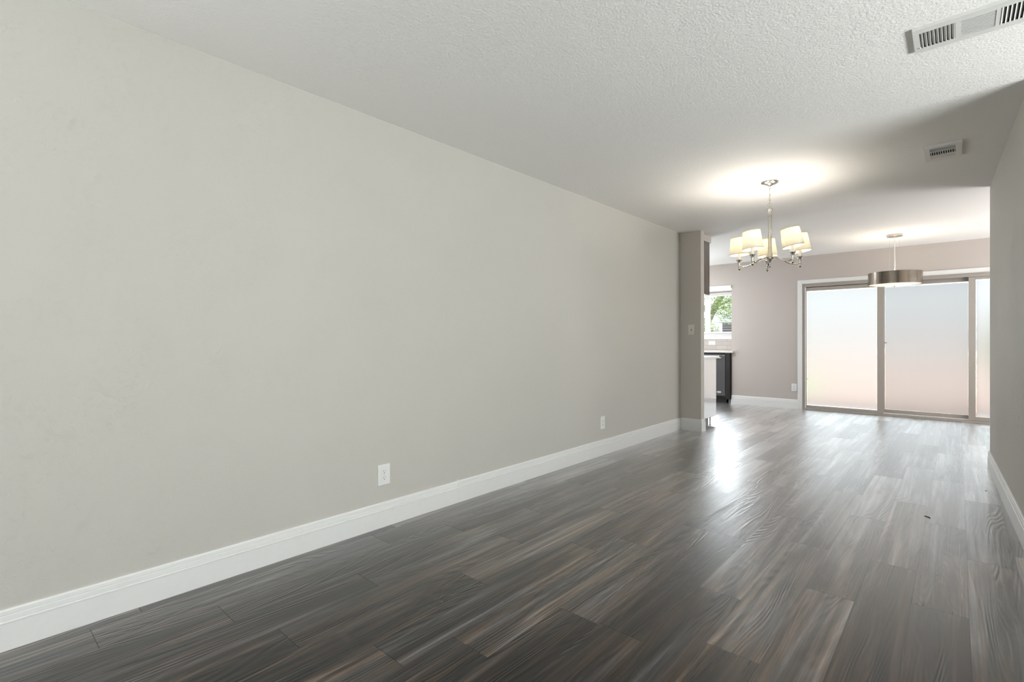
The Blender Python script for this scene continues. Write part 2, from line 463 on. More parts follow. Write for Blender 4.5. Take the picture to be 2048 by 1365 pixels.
struct(boxes('wall_living_east', [((XV, YB, 0), (XV+0.12, 0.45, H)), ((XV, 3.55, 0), (XV+0.12, YR0+0.12, H)),
                                  ((XV, 0.45, 0), (XV+0.12, 3.55, 0.05)), ((XV, 0.45, 2.08), (XV+0.12, 3.55, H))], M_wall))
struct(boxes('wall_back', [((XL-0.12, YB-0.12, 0), (-2.35, YB, H)), ((0.35, YB-0.12, 0), (XV+0.12, YB, H)),
                           ((-2.35, YB-0.12, 0), (0.35, YB, 0.05)), ((-2.35, YB-0.12, 2.08), (0.35, YB, H))], M_wall))
DX0, DX1, DZ = -1.846, 1.30, 1.992   # patio door opening
T = 0.12
struct(boxes('wall_far', [((XW, YF, ZA), (XA, YF+T, H)), ((XA, YF, 0), (DX0, YF+T, H)),
                          ((DX0, YF, DZ), (DX1, YF+T, H)), ((DX1, YF, 0), (XE, YF+T, H))], M_walltaupe))
WX0, WX1, WZ0, WZ1 = -4.50, -2.99, 1.178, 2.00      # kitchen window opening
struct(boxes('wall_alcove', [((XA, YF+T, 0), (XA+0.12, YA+0.12, H)),
                             ((XW, YA, 0), (WX0, YA+0.12, H)), ((WX1, YA, 0), (XA, YA+0.12, H)),
                             ((WX0, YA, 0), (WX1, YA+0.12, WZ0)), ((WX0, YA, WZ1), (WX1, YA+0.12, H)),
                             ((XW, YF+T, ZA), (XA, YA, ZA+0.1))], M_walltaupe))
struct(boxes('wall_kitchen_west', [((XW-0.12, YPB, 0), (XW, 7.15, H)), ((XW-0.12, 8.55, 0), (XW, YA+0.12, H)),
                                   ((XW-0.12, 7.15, 0), (XW, 8.55, 0.45)), ((XW-0.12, 7.15, 2.05), (XW, 8.55, H))], M_wallfar))
# faint raised joint left in the ceiling where the two rooms meet
bm = bmesh.new()
sweep(bm, [(-0.20, H+0.01), (-0.20, H), (-0.02, H-0.004), (0.0, H-0.004), (0.02, H-0.004), (0.26, H), (0.26, H+0.01)],
      (XPE, YE+0.03, 0), (xr(YE), YE+0.03, 0), (0, 1))
struct(build('ceiling_joint', bm, M_ceil))

# ------------------------------------------------------------------ baseboards
BH = 0.147
PROF = [(0, 0), (0.0135, 0), (0.0135, 0.097), (0.0145, 0.100), (0.0145, 0.103), (0.0095, 0.1045), (0.0095, 0.107),
        (0.0108, 0.109), (0.0105, 0.124), (0.0085, 0.1255), (0.0085, 0.1275), (0.0092, 0.129), (0.0085, 0.142), (0.005, BH), (0, BH)]
def baseboard(name, runs):
    bm = bmesh.new()
    for P0, P1, n in runs: sweep(bm, PROF, P0, P1, n)
    return struct(build(name, bm, M_trim))
t = 0.0135
baseboard('baseboard_left', [((XL, -0.5), (XL, 2.306), (1, 0)), ((XL, 2.3085), (XL, YP), (1, 0))])
def mitre(bm, pts, left=True):
    """profile swept round a polyline with mitred corners; the board lies on the side given by nrm"""
    n = len(pts); rows = []
    for i in range(n):
        p = Vector(pts[i]).to_2d() if len(pts[i]) > 2 else Vector(pts[i])
        ns = []
        if i > 0: d = (Vector(pts[i])-Vector(pts[i-1])).normalized(); ns.append(Vector((d.y, -d.x)))
        if i < n-1: d = (Vector(pts[i+1])-Vector(pts[i])).normalized(); ns.append(Vector((d.y, -d.x)))
        m = ns[0] if len(ns) == 1 else (ns[0]+ns[1])/(1+ns[0].dot(ns[1]))
        rows.append([bm.verts.new((p.x+m.x*o, p.y+m.y*o, z)) for o, z in PROF])
    k = len(PROF)
    for a, b in zip(rows, rows[1:]):
        for i in range(k): bm.faces.new((a[i], a[(i+1) % k], b[(i+1) % k], b[i]))
    bm.faces.new(rows[0]); bm.faces.new(rows[-1])
bm = bmesh.new(); mitre(bm, [(XL+t, YP), (XPE, YP), (XPE, YPB), (XPE-0.02, YPB)])
struct(build('baseboard_stub', bm, M_trim))
bm = bmesh.new(); mitre(bm, [(XA, YF+0.10), (XA, YF), (-1.9135, YF)])
struct(build('baseboard_far', bm, M_trim))
bm = bmesh.new(); mitre(bm, [(0.5, YE), (xr(YE), YE), (xr(YR0), YR0)])
struct(build('baseboard_right', bm, M_trim))
# caulked seam in the left baseboard
bm = bmesh.new(); sweep(bm, [(0, 0.0), (0.0142, 0.0), (0.0142, 0.10), (0.0128, 0.112), (0.0128, 0.128), (0.010, 0.140), (0.0, 0.156)], (XL, 2.304), (XL, 2.3105), (1, 0))
struct(build('trim_seam', bm, M_trim))

# ------------------------------------------------------------------ patio door
CX0, CZ = -1.913, 2.057
def casing():
    bm = bmesh.new()
    y0, y1 = YF-0.016, YF
    box(bm, (CX0, y0, 0), (CX0+0.058, y1, CZ)); box(bm, (CX0+0.048, y0-0.004, 0), (CX0+0.064, y1, CZ-0.052))
    box(bm, (CX0+0.058, y0, CZ-0.048), (1.42, y1, CZ)); box(bm, (CX0+0.064, y0-0.004, CZ-0.060), (1.36, y1, CZ-0.048))
    box(bm, (1.36, y0, 0), (1.42, y1, CZ-0.048))
    return struct(build('trim_1', bm, M_trim, bevel=0.003))
casing()
# outer frame: jambs, head with tracks, sill
bm = bmesh.new()
box(bm, (DX0, YF, 0), (-1.812, YF+0.14, DZ)); box(bm, (1.27, YF, 0), (DX1, YF+0.14, DZ))
box(bm, (DX0, YF+0.004, 1.972), (DX1, YF+0.14, DZ)); box(bm, (-1.812, YF+0.002, 1.945), (1.27, YF+0.012, 1.972))
box(bm, (-1.812, YF+0.062, 1.930), (1.27, YF+0.070, 1.972))
box(bm, (DX0, YF-0.012, 0), (DX1, YF+0.16, 0.018)); box(bm, (-1.812, YF-0.004, 0.018), (1.27, YF+0.006, 0.030))
box(bm, (-1.812, YF+0.056, 0.018), (1.27, YF+0.064, 0.034))
door = struct(build('door_1', bm, M_doorframe, bevel=0.0015))
bm = bmesh.new(); box(bm, (-1.812, YF+0.001, 0.03), (-1.801, YF+0.05, 1.945))
build('jamb_strip', bm, M_trim, door)
def ragged(bm, x0, x1, y, z0, z1, amp):
    """film sheet whose trimmed edges wander a few millimetres short of the frame"""
    rnd = random.Random(int(x0*1000)); P = []
    n = 46
    for i in range(n): P.append((x0+rnd.random()*amp, z0+(z1-z0)*i/n))
    for i in range(n): P.append((x0+(x1-x0)*i/n, z1-rnd.random()*amp*1.3))
    for i in range(n): P.append((x1-rnd.random()*amp, z1-(z1-z0)*i/n))
    for i in range(n): P.append((x1-(x1-x0)*i/n, z0+rnd.random()*amp*.3))
    bm.faces.new([bm.verts.new((a, y, b)) for a, b in P])
def panel(name, x0, x1, y, z0, z1, sl, sr, bot, top, mats, gap):
    bm = bmesh.new(); y1 = y+0.034
    box(bm, (x0, y, z0), (x0+sl, y1, z1)); box(bm, (x1-sr, y, z0), (x1, y1, z1))
    box(bm, (x0+sl, y, z0), (x1-sr, y1, z0+bot)); box(bm, (x0+sl, y, z1-top), (x1-sr, y1, z1))
    p = build(name, bm, mats, door, bevel=0.0015)
    gx0, gx1, gz0, gz1 = x0+sl, x1-sr, z0+bot, z1-top
    bm = bmesh.new(); box(bm, (gx0, y+0.015, gz0), (gx1, y+0.019, gz1)); build('glass_pane', bm, M_clear, p)
    bm = bmesh.new(); ragged(bm, gx0+gap[0], gx1-gap[1], y+0.0135, gz0+0.006, gz1-gap[2], 0.006)
    build('frosted_film', bm, M_film, p)
    return p
pa = panel('sliding_panel', -1.801, -0.806, YF+0.020, 0.030, 1.935, 0.006, 0.078, 0.040, 0.052, M_doorframe, (0.010, 0.004, 0.012))
pb = panel('sliding_panel', -0.812, 0.175, YF+0.074, 0.034, 1.945, 0.012, 0.060, 0.055, 0.052, M_doorframe, (0.004, 0.008, 0.014))
pc = panel('sliding_panel', 0.106, 1.270, YF+0.020, 0.030, 1.952, 0.064, 0.06, 0.050, 0.045, M_doorframe, (0.012, 0.004, 0.012))
bm = bmesh.new(); box(bm, (-0.812, YF+0.116, 0.03), (0.185, YF+0.118, 1.94)); build('insect_screen', bm, M_screen, door)
bm = bmesh.new(); tube(bm, [(-0.806, YF+0.045, 1.064), (-0.775, YF+0.045, 1.064)], 0.006); box(bm, (-0.779, YF+0.036, 1.056), (-0.772, YF+0.054, 1.073))
build('door_latch', bm, M_steel2, door)

# ------------------------------------------------------------------ kitchen alcove: trim, window, blind
struct(boxes('trim_2', [((XW, YF-0.018, ZA-0.006), (XA-0.004, YF+0.004, ZA+0.047))], M_trim, bevel=0.002))
bm = bmesh.new()
Y0, Y1 = YA+0.03, YA+0.08
FR = 0.035
box(bm, (WX0, Y0, WZ0), (WX0+FR, Y1, WZ1)); box(bm, (WX1-FR, Y0, WZ0), (WX1, Y1, WZ1))
box(bm, (WX0+FR, Y0, WZ0), (WX1-FR, Y1, WZ0+0.083)); box(bm, (WX0+FR, Y0, WZ1-0.05), (WX1-FR, Y1, WZ1))
box(bm, (-3.632, Y0-0.004, WZ0+0.083), (-3.546, Y1, WZ1-0.05))
win = struct(build('window_1', bm, M_trim, bevel=0.002))
bm = bmesh.new(); box(bm, (WX0+FR, Y0+0.02, WZ0+0.083), (-3.632, Y0+0.024, WZ1-0.05)); build('glass_pane', bm, M_clear, win)
bm = bmesh.new(); box(bm, (-3.546, Y0+0.02, WZ0+0.083), (WX1-FR, Y0+0.024, WZ1-0.05)); build('glass_pane', bm, M_clear, win)
struct(boxes('trim_3', [((WX0-0.05, YA-0.03, 1.123), (XA-0.002, YA+0.03, 1.146)), ((WX0-0.04, YA-0.008, 1.146), (XA-0.002, YA, 1.178)),
                        ((WX0, YA, 1.166), (WX1, YA+0.03, 1.178))], M_trim, bevel=0.002))
bl = empty('window_blind', (-3.72, YA+0.012, WZ1), 'white horizontal slat blind hanging in the kitchen window, slats open', 'blind')
def child(name, bm, mat, par, **k):
    o = build(name, bm, mat, None, **k); o.parent = par; o.matrix_parent_inverse = par.matrix_world.inverted() if False else Matrix.Translation(-par.location)
    return o
bm = bmesh.new(); box(bm, (WX0+0.01, YA-0.008, WZ1-0.062), (WX1-0.01, YA+0.028, WZ1-0.002)); child('headrail', bm, M_blind, bl, bevel=0.002)
for z in (1.484, 1.452, 1.420, 1.388, 1.348, 1.300):
    bm = bmesh.new(); box(bm, (WX0+0.015, YA-0.006, z), (WX1-0.015, YA+0.026, z+0.0032)); child('slat', bm, M_blind, bl)
bm = bmesh.new(); box(bm, (WX0+0.015, YA-0.006, 1.236), (WX1-0.015, YA+0.026, 1.258)); child('bottom_rail', bm, M_blind, bl, bevel=0.003)
for x in (-4.3, -3.72, -3.05):
    bm = bmesh.new(); tube(bm, [(x, YA+0.010, WZ1-0.05), (x, YA+0.010, 1.25)], 0.0008, 6); child('lift_cord', bm, M_blind, bl)

# ------------------------------------------------------------------ counter run in the alcove
o = boxes('sink_countertop', [((XW+0.002, YF-0.055, 0.884), (-2.899, YF-0.001, 0.914)), ((XW+0.002, YF-0.001, 0.884), (XA-0.001, YA-0.002, 0.914))], M_quartz2, bevel=0.003)
tag(o, 'cream quartz countertop over the dishwasher under the kitchen window', 'countertop')
o = boxes('tile_backsplash', [((XW+0.01, YA-0.010, 0.9145), (XA-0.002, YA-0.001, 1.1225))], M_tile)
tag(o, 'low grey subway tile backsplash between the counter and the window sill', 'backsplash')
dw = empty('dishwasher', (-3.33, YF+0.25, 0.0), 'dark stainless steel dishwasher under the cream counter', 'dishwasher')
YD = YF-0.040
bm = bmesh.new(); box(bm, (-3.632, YD, 0.126), (-3.030, YD+0.03, 0.842)); child('door', bm, M_steel, dw, bevel=0.004)
bm = bmesh.new(); box(bm, (-3.632, YD+0.031, 0.10), (-3.030, YA-0.03, 0.872)); child('tub', bm, M_espresso, dw)
bm = bmesh.new(); box(bm, (-3.630, YD+0.004, 0.8435), (-3.032, YD+0.03, 0.860)); child('control_strip', bm, M_dark, dw, bevel=0.002)
bm = bmesh.new(); tube(bm, [(-3.58, YD-0.035, 0.790), (-3.08, YD-0.035, 0.790)], 0.011, 12)
for x in (-3.55, -3.11): tube(bm, [(x, YD-0.035, 0.790), (x, YD, 0.790)], 0.008, 8)
child('handle', bm, M_steel2, dw, smooth=True)
bm = bmesh.new(); R = Matrix.Translation((-3.135, YD-0.001, 0.192)) @ Matrix.Rotation(PI/2, 4, 'X') @ Matrix.Diagonal((1.0, 0.42, 1, 1))
bmesh.ops.create_cone(bm, cap_ends=True, segments=32, radius1=0.040, radius2=0.037, depth=0.005, matrix=R)
child('badge', bm, plain('badge_silver', (0.75, 0.75, 0.75), 0.3, 0.6), dw, smooth=True)
bm = bmesh.new(); box(bm, (-3.632, YD+0.07, 0.0), (-3.030, YD+0.09, 0.10)); child('toe_kick', bm, M_dark, dw)
bc = empty('filler_cabinet', (-2.98, YF+0.25, 0.0), 'narrow espresso brown cabinet end between the dishwasher and the wall corner', 'cabinet')
bm = bmesh.new(); box(bm, (-3.024, YD+0.002, 0.075), (-2.949, YF-0.016, 0.8835)); box(bm, (-3.024, YF-0.016, 0.075), (XA-0.001, YA-0.03, 0.8835)); child('end_panel', bm, M_espresso, bc, bevel=0.0015)
bm = bmesh.new(); lathe(bm, [(0.016, 0), (0.018, 0.006), (0.011, 0.012), (0.011, 0.075)], (-2.970, YD+0.035, 0), 16); child('leg', bm, plain('leg_plastic', (0.25, 0.24, 0.23), 0.5), bc, smooth=True)

# ------------------------------------------------------------------ kitchen units behind the stub wall
wc = empty('base_cabinet', (-2.68, 6.41, 0.0), 'white gloss base cabinet end behind the stub wall', 'cabinet')
XG = -2.385
bm = bmesh.new(); box(bm, (-3.50, YPB+0.004, 0.105), (XG-0.019, 6.695, 0.868)); child('carcass', bm, M_gloss, wc)
bm = bmesh.new(); box(bm, (XG-0.018, YPB+0.004, 0.118), (XG, 6.716, 0.868)); child('end_panel', bm, M_gloss, wc, bevel=0.0015)
bm = bmesh.new(); box(bm, (-3.50, 6.695, 0.105), (XG-0.020, 6.714, 0.866)); child('door', bm, M_gloss, wc, bevel=0.0015)
bm = bmesh.new(); box(bm, (-3.50, YPB+0.004, 0.0), (XG-0.045, 6.555, 0.104)); child('toe_kick', bm, M_toe, wc)
bm = bmesh.new(); lathe(bm, [(0.014, 0.0), (0.016, 0.004), (0.009, 0.012), (0.009, 0.104)], (XG-0.024, 6.565, 0), 16); child('leg', bm, M_plastic, wc, smooth=True)
o = boxes('kitchen_countertop', [((-3.55, YPB+0.002, 0.869), (XG+0.022, 6.775, 0.899))], M_quartz, bevel=0.002)
tag(o, 'white quartz countertop slab on the white gloss cabinet', 'countertop')
uc = empty('upper_cabinet', (-2.75, 6.30, 1.70), 'brown wood upper cabinet hung high behind the stub wall', 'cabinet')
bm = bmesh.new(); box(bm, (-3.40, YPB+0.001, 1.695), (-2.405, 6.465, 2.358)); child('carcass', bm, M_brown, uc)
bm = bmesh.new(); box(bm, (-2.403, YPB+0.001, 1.690), (-2.385, 6.487, 2.360)); child('end_panel', bm, M_brown, uc, bevel=0.001)
bm = bmesh.new(); box(bm, (-3.40, 6.467, 1.692), (-2.405, 6.485, 2.358)); child('door', bm, M_brown, uc, bevel=0.0015)
struct(boxes('trim_4', [((-3.42, YPB, 2.361), (-2.375, 6.52, H-0.0005))], M_wallfar))

# ------------------------------------------------------------------ outlets and switch
def device(name, loc, rz, label, cat, kind, w=0.078, h=0.122, mat=None):
    """cover plate on a wall: local x across, local -y out of the wall"""
    mat = mat or M_plastic
    e = empty(name, loc, label, cat); e.rotation_euler = (0, 0, rz)
    def ch(nm, bm, m, par=e, **k): return build(nm, bm, m, par, **k)
    bm = bmesh.new(); box(bm, (-w/2, -0.006, -h/2), (w/2, 0.0, h/2)); pl = ch('cover_plate', bm, mat, bevel=0.0025)
    if kind == 'duplex':
        for s in (-1, 1):
            bm = bmesh.new()
            Mx = Matrix.Translation((0, -0.0065, s*0.0195)) @ Matrix.Rotation(PI/2, 4, 'X')
            bmesh.ops.create_cone(bm, cap_ends=True, segments=28, radius1=0.0172, radius2=0.0168, depth=0.003, matrix=Mx)
            rc = ch('receptacle', bm, mat, smooth=True)
            for x, hh in ((-0.0065, 0.008), (0.0065, 0.0065)):
                bm = bmesh.new(); box(bm, (x-0.0012, -0.0084, s*0.0195+0.0035-hh/2), (x+0.0012, -0.0079, s*0.0195+0.0035+hh/2)); ch('slot', bm, M_dark, rc)
            bm = bmesh.new(); Mx = Matrix.Translation((0, -0.0082, s*0.0195-0.008)) @ Matrix.Rotation(PI/2, 4, 'X')
            bmesh.ops.create_cone(bm, cap_ends=True, segments=14, radius1=0.0027, radius2=0.0027, depth=0.0006, matrix=Mx); ch('slot', bm, M_dark, rc)
        bm = bmesh.new(); bmesh.ops.create_cone(bm, cap_ends=True, segments=14, radius1=0.0028, radius2=0.0025, depth=0.0015, matrix=Matrix.Translation((0, -0.0066, 0)) @ Matrix.Rotation(PI/2, 4, 'X'))
        ch('screw', bm, M_steel2, smooth=True)
    elif kind == 'decora':
        bm = bmesh.new(); box(bm, (-0.0168, -0.0085, -0.0335), (0.0168, -0.0055, 0.0335)); rc = ch('receptacle', bm, mat, bevel=0.001)
        for s in (-1, 1):
            for x in (-0.0065, 0.0065):
                bm = bmesh.new(); box(bm, (x-0.0012, -0.0090, s*0.019-0.001), (x+0.0012, -0.0084, s*0.019+0.007)); ch('slot', bm, M_dark, rc)
            bm = bmesh.new(); box(bm, (-0.003, -0.0090, s*0.019-0.010), (0.003, -0.0084, s*0.019-0.005)); ch('slot', bm, M_dark, rc)
    elif kind == 'toggle':
        bm = bmesh.new(); box(bm, (-0.006, -0.0072, -0.013), (0.006, -0.0055, 0.013)); ch('switch_slot', bm, plain('slot_shadow', (0.20, 0.19, 0.16), 0.6))
        bm = bmesh.new()
        box(bm, (-0.004, -0.018, -0.003), (0.004, -0.006, 0.009), M=Matrix.Rotation(math.radians(-22), 4, 'X')); ch('toggle', bm, mat, bevel=0.001)
        for s in (-1, 1):
            bm = bmesh.new(); bmesh.ops.create_cone(bm, cap_ends=True, segments=12, radius1=0.0026, radius2=0.0022, depth=0.0014, matrix=Matrix.Translation((0, -0.0066, s*0.030)) @ Matrix.Rotation(PI/2, 4, 'X')); ch('screw', bm, mat, smooth=True)
    return e
device('wall_outlet', (XL, 1.7145, 0.3115), PI/2, 'white duplex outlet low on the long left wall, nearest one with round-faced sockets', 'outlet', 'duplex', 0.085, 0.122)
device('wall_outlet', (XL, 4.187, 0.313), PI/2, 'white square-faced outlet low on the long left wall near the corner', 'outlet', 'decora', 0.080, 0.122)
device('wall_outlet', (-1.9635, YF, 0.340), 0, 'small white outlet beside the patio door casing', 'outlet', 'decora', 0.078, 0.124)
e = device('wall_outlet', (-3.483, YA-0.010, 1.050), 0, 'sideways white outlet set in the tile backsplash', 'outlet', 'decora', 0.070, 0.124)
e.rotation_euler = (0, PI/2, 0)
device('light_switch', (-2.4325, YP, 1.238), 0, 'single off-white toggle light switch on the stub wall', 'switch', 'toggle', 0.080, 0.124, M_almond)

# ------------------------------------------------------------------ ceiling vents
def frame_ring(bm, x0, x1, y0, y1, holes, z0, z1):
    """plate with rectangular holes along x"""
    xs = x0
    ha, hb = min(h[2] for h in holes), max(h[3] for h in holes)
    box(bm, (x0, y0, z0), (x1, ha, z1)); box(bm, (x0, hb, z0), (x1, y1, z1))
    for hx0, hx1, _, _ in holes:
        box(bm, (xs, ha, z0), (hx0, hb, z1)); xs = hx1
    box(bm, (xs, ha, z0), (x1, hb, z1))
def fins(bm, x0, x1, y0, y1, n, along, tilt, z, w=0.013, th=0.0012):
    for i in range(n):
        if along == 'y':
            c = x0+(x1-x0)*(i+0.5)/n
            M = Matrix.Translation((c, (y0+y1)/2, z)) @ Matrix.Rotation(tilt, 4, 'Y')
            box(bm, (-w/2, -(y1-y0)/2, -th/2), (w/2, (y1-y0)/2, th/2), M=M)
        else:
            c = y0+(y1-y0)*(i+0.5)/n
            M = Matrix.Translation(((x0+x1)/2, c, z)) @ Matrix.Rotation(tilt, 4, 'X')
            box(bm, (-(x1-x0)/2, -w/2, -th/2), ((x1-x0)/2, w/2, th/2), M=M)
v1 = empty('ceiling_vent', (0.06, 2.83, H), 'long white three-section ceiling register at the top right corner', 'vent')
vx0, vx1, vy0, vy1 = -0.146, 0.268, 2.722, 2.945
hl = [(-0.124, -0.008, 2.762, 2.905), (0.008, 0.116, 2.762, 2.905), (0.130, 0.246, 2.762, 2.905)]
bm = bmesh.new(); frame_ring(bm, vx0, vx1, vy0, vy1, hl, H-0.012, H-0.009)
for a, b in (((vx0, vy0), (vx1, vy0+0.004)), ((vx0, vy1-0.004), (vx1, vy1)), ((vx0, vy0+0.004), (vx0+0.004, vy1-0.004)), ((vx1-0.004, vy0+0.004), (vx1, vy1-0.004))):
    box(bm, (a[0], a[1], H-0.009), (b[0], b[1], H-0.0003))
child('frame', bm, M_vent, v1)
bm = bmesh.new(); fins(bm, *hl[0], 9, 'y', math.radians(48), H-0.0085, 0.013); child('louver_bank', bm, M_vent, v1)
bm = bmesh.new(); fins(bm, *hl[1], 11, 'x', math.radians(-8), H-0.0100, 0.0072); child('louver_bank', bm, M_vent, v1)
bm = bmesh.new(); fins(bm, *hl[2], 9, 'y', math.radians(-48), H-0.0085, 0.013); child('louver_bank', bm, M_vent, v1)
bm = bmesh.new(); box(bm, (vx0+0.006, vy0+0.006, H-0.0022), (vx1-0.006, vy1-0.006, H-0.0006)); child('duct_opening', bm, M_duct, v1)
bm = bmesh.new(); bmesh.ops.create_uvsphere(bm, u_segments=12, v_segments=8, radius=0.004, matrix=Matrix.Translation((-0.126, 2.895, H-0.013))); child('damper_lever', bm, M_vent, v1, smooth=True)
v2 = empty('ceiling_vent', (-0.08, 4.62, H), 'small square white ceiling register beyond the long one, near the right wall', 'vent')
vx0, vx1, vy0, vy1 = -0.178, 0.020, 4.450, 4.800
hA = (-0.146, -0.012, 4.492, 4.560); hB = (-0.146, -0.012, 4.574, 4.655); hC = (-0.146, -0.012, 4.668, 4.735)
bm = bmesh.new()
z0, z1 = H-0.015, H-0.012
box(bm, (vx0, vy0, z0), (vx1, hA[2], z1)); box(bm, (vx0, hC[3], z0), (vx1, vy1, z1))
box(bm, (vx0, hA[2], z0), (hA[0], hC[3], z1)); box(bm, (hA[1], hA[2], z0), (vx1, hC[3], z1))
box(bm, (hA[0], hA[3], z0), (hA[1], hB[2], z1)); box(bm, (hA[0], hB[3], z0), (hA[1], hC[2], z1))
for a, b in (((vx0, vy0), (vx1, vy0+0.004)), ((vx0, vy1-0.004), (vx1, vy1)), ((vx0, vy0+0.004), (vx0+0.004, vy1-0.004)), ((vx1-0.004, vy0+0.004), (vx1, vy1-0.004))):
    box(bm, (a[0], a[1], z1), (b[0], b[1], H-0.0003))
child('frame', bm, M_vent, v2)
bm = bmesh.new(); fins(bm, *hA, 4, 'x', math.radians(62), H-0.011, 0.016); child('louver_bank', bm, M_vent, v2)
bm = bmesh.new(); fins(bm, *hB, 11, 'y', math.radians(70), H-0.011, 0.010, 0.003); child('louver_bank', bm, M_vent, v2)
bm = bmesh.new(); fins(bm, *hC, 4, 'x', math.radians(-28), H-0.011, 0.018); child('louver_bank', bm, M_vent, v2)
bm = bmesh.new(); box(bm, (vx0+0.006, vy0+0.006, H-0.0022), (vx1-0.006, vy1-0.006, H-0.0006)); child('duct_opening', bm, M_duct, v2)

# ------------------------------------------------------------------ chandelier
CX, CY = -1.1755, 4.5605
ch = empty('chandelier', (CX, CY, H), 'brushed nickel five-arm chandelier with lit cream drum shades hanging on a chain', 'chandelier')
bm = bmesh.new(); lathe(bm, [(0.014, -0.034), (0.022, -0.030), (0.048, -0.022), (0.064, -0.012), (0.067, -0.006), (0.067, -0.0005)], (CX, CY, H), 40); child('canopy', bm, M_nickel, ch, smooth=True)
bm = bmesh.new()
zt, zb = 2.410, 2.235
nl = 7
for i in range(nl):
    zc = zt-(zt-zb)*(i+0.5)/nl; a = (i % 2)*PI/2+0.5; hl_ = 0.0165 if i < nl-1 else 0.019; wl = 0.0065 if i < nl-1 else 0.016
    pts = [(CX+wl*math.cos(q)*math.cos(a), CY+wl*math.cos(q)*math.sin(a), zc+hl_*math.sin(q)) for q in [2*PI*j/16 for j in range(16)]]
    tube(bm, pts, 0.0014, 6, closed=True)
tube(bm, [(CX+0.003*math.sin(j*1.1), CY+0.003*math.cos(j*1.1), 2.408-j*0.0125) for j in range(15)], 0.0012, 6)
child('chain', bm, M_nickel, ch, smooth=True)
bm = bmesh.new()
lathe(bm, [(0.010, 2.222), (0.025, 2.216), (0.0255, 2.212)][::-1], (CX, CY, 0), 48)
lathe(bm, [(0.0245, 1.808), (0.019, 1.830), (0.0155, 1.855), (0.0145, 1.883)], (CX, CY, 0), 96, 0.07, 12)
lathe(bm, [(0.0165, 1.884), (0.0165, 1.891)], (CX, CY, 0), 48)
lathe(bm, [(0.0145, 1.892), (0.0145, 2.150)], (CX, CY, 0), 96, 0.07, 12)
lathe(bm, [(0.0165, 2.151), (0.0165, 2.158)], (CX, CY, 0), 48)
lathe(bm, [(0.0150, 2.159), (0.0158, 2.180), (0.0190, 2.198), (0.0240, 2.211)], (CX, CY, 0), 96, 0.07, 12)
child('column', bm, M_nickel, ch, smooth=True)
bm = bmesh.new()
lathe(bm, [(0.001, 1.721), (0.008, 1.724), (0.0115, 1.733), (0.008, 1.742), (0.006, 1.745), (0.009, 1.747), (0.009, 1.752), (0.011, 1.760), (0.016, 1.775), (0.026, 1.790), (0.027, 1.794),
           (0.017, 1.796), (0.017, 1.806), (0.022, 1.809)], (CX, CY, 0), 48)
child('hub', bm, M_nickel, ch, smooth=True)
def bez(p, n):
    out = []
    for i in range(n+1):
        t_ = i/n; q = list(p)
        while len(q) > 1: q = [tuple(a*(1-t_)+b*t_ for a, b in zip(u, w)) for u, w in zip(q, q[1:])]
        out.append(q[0])
    return out
RA, A0 = 0.24303, 0.02535+PI
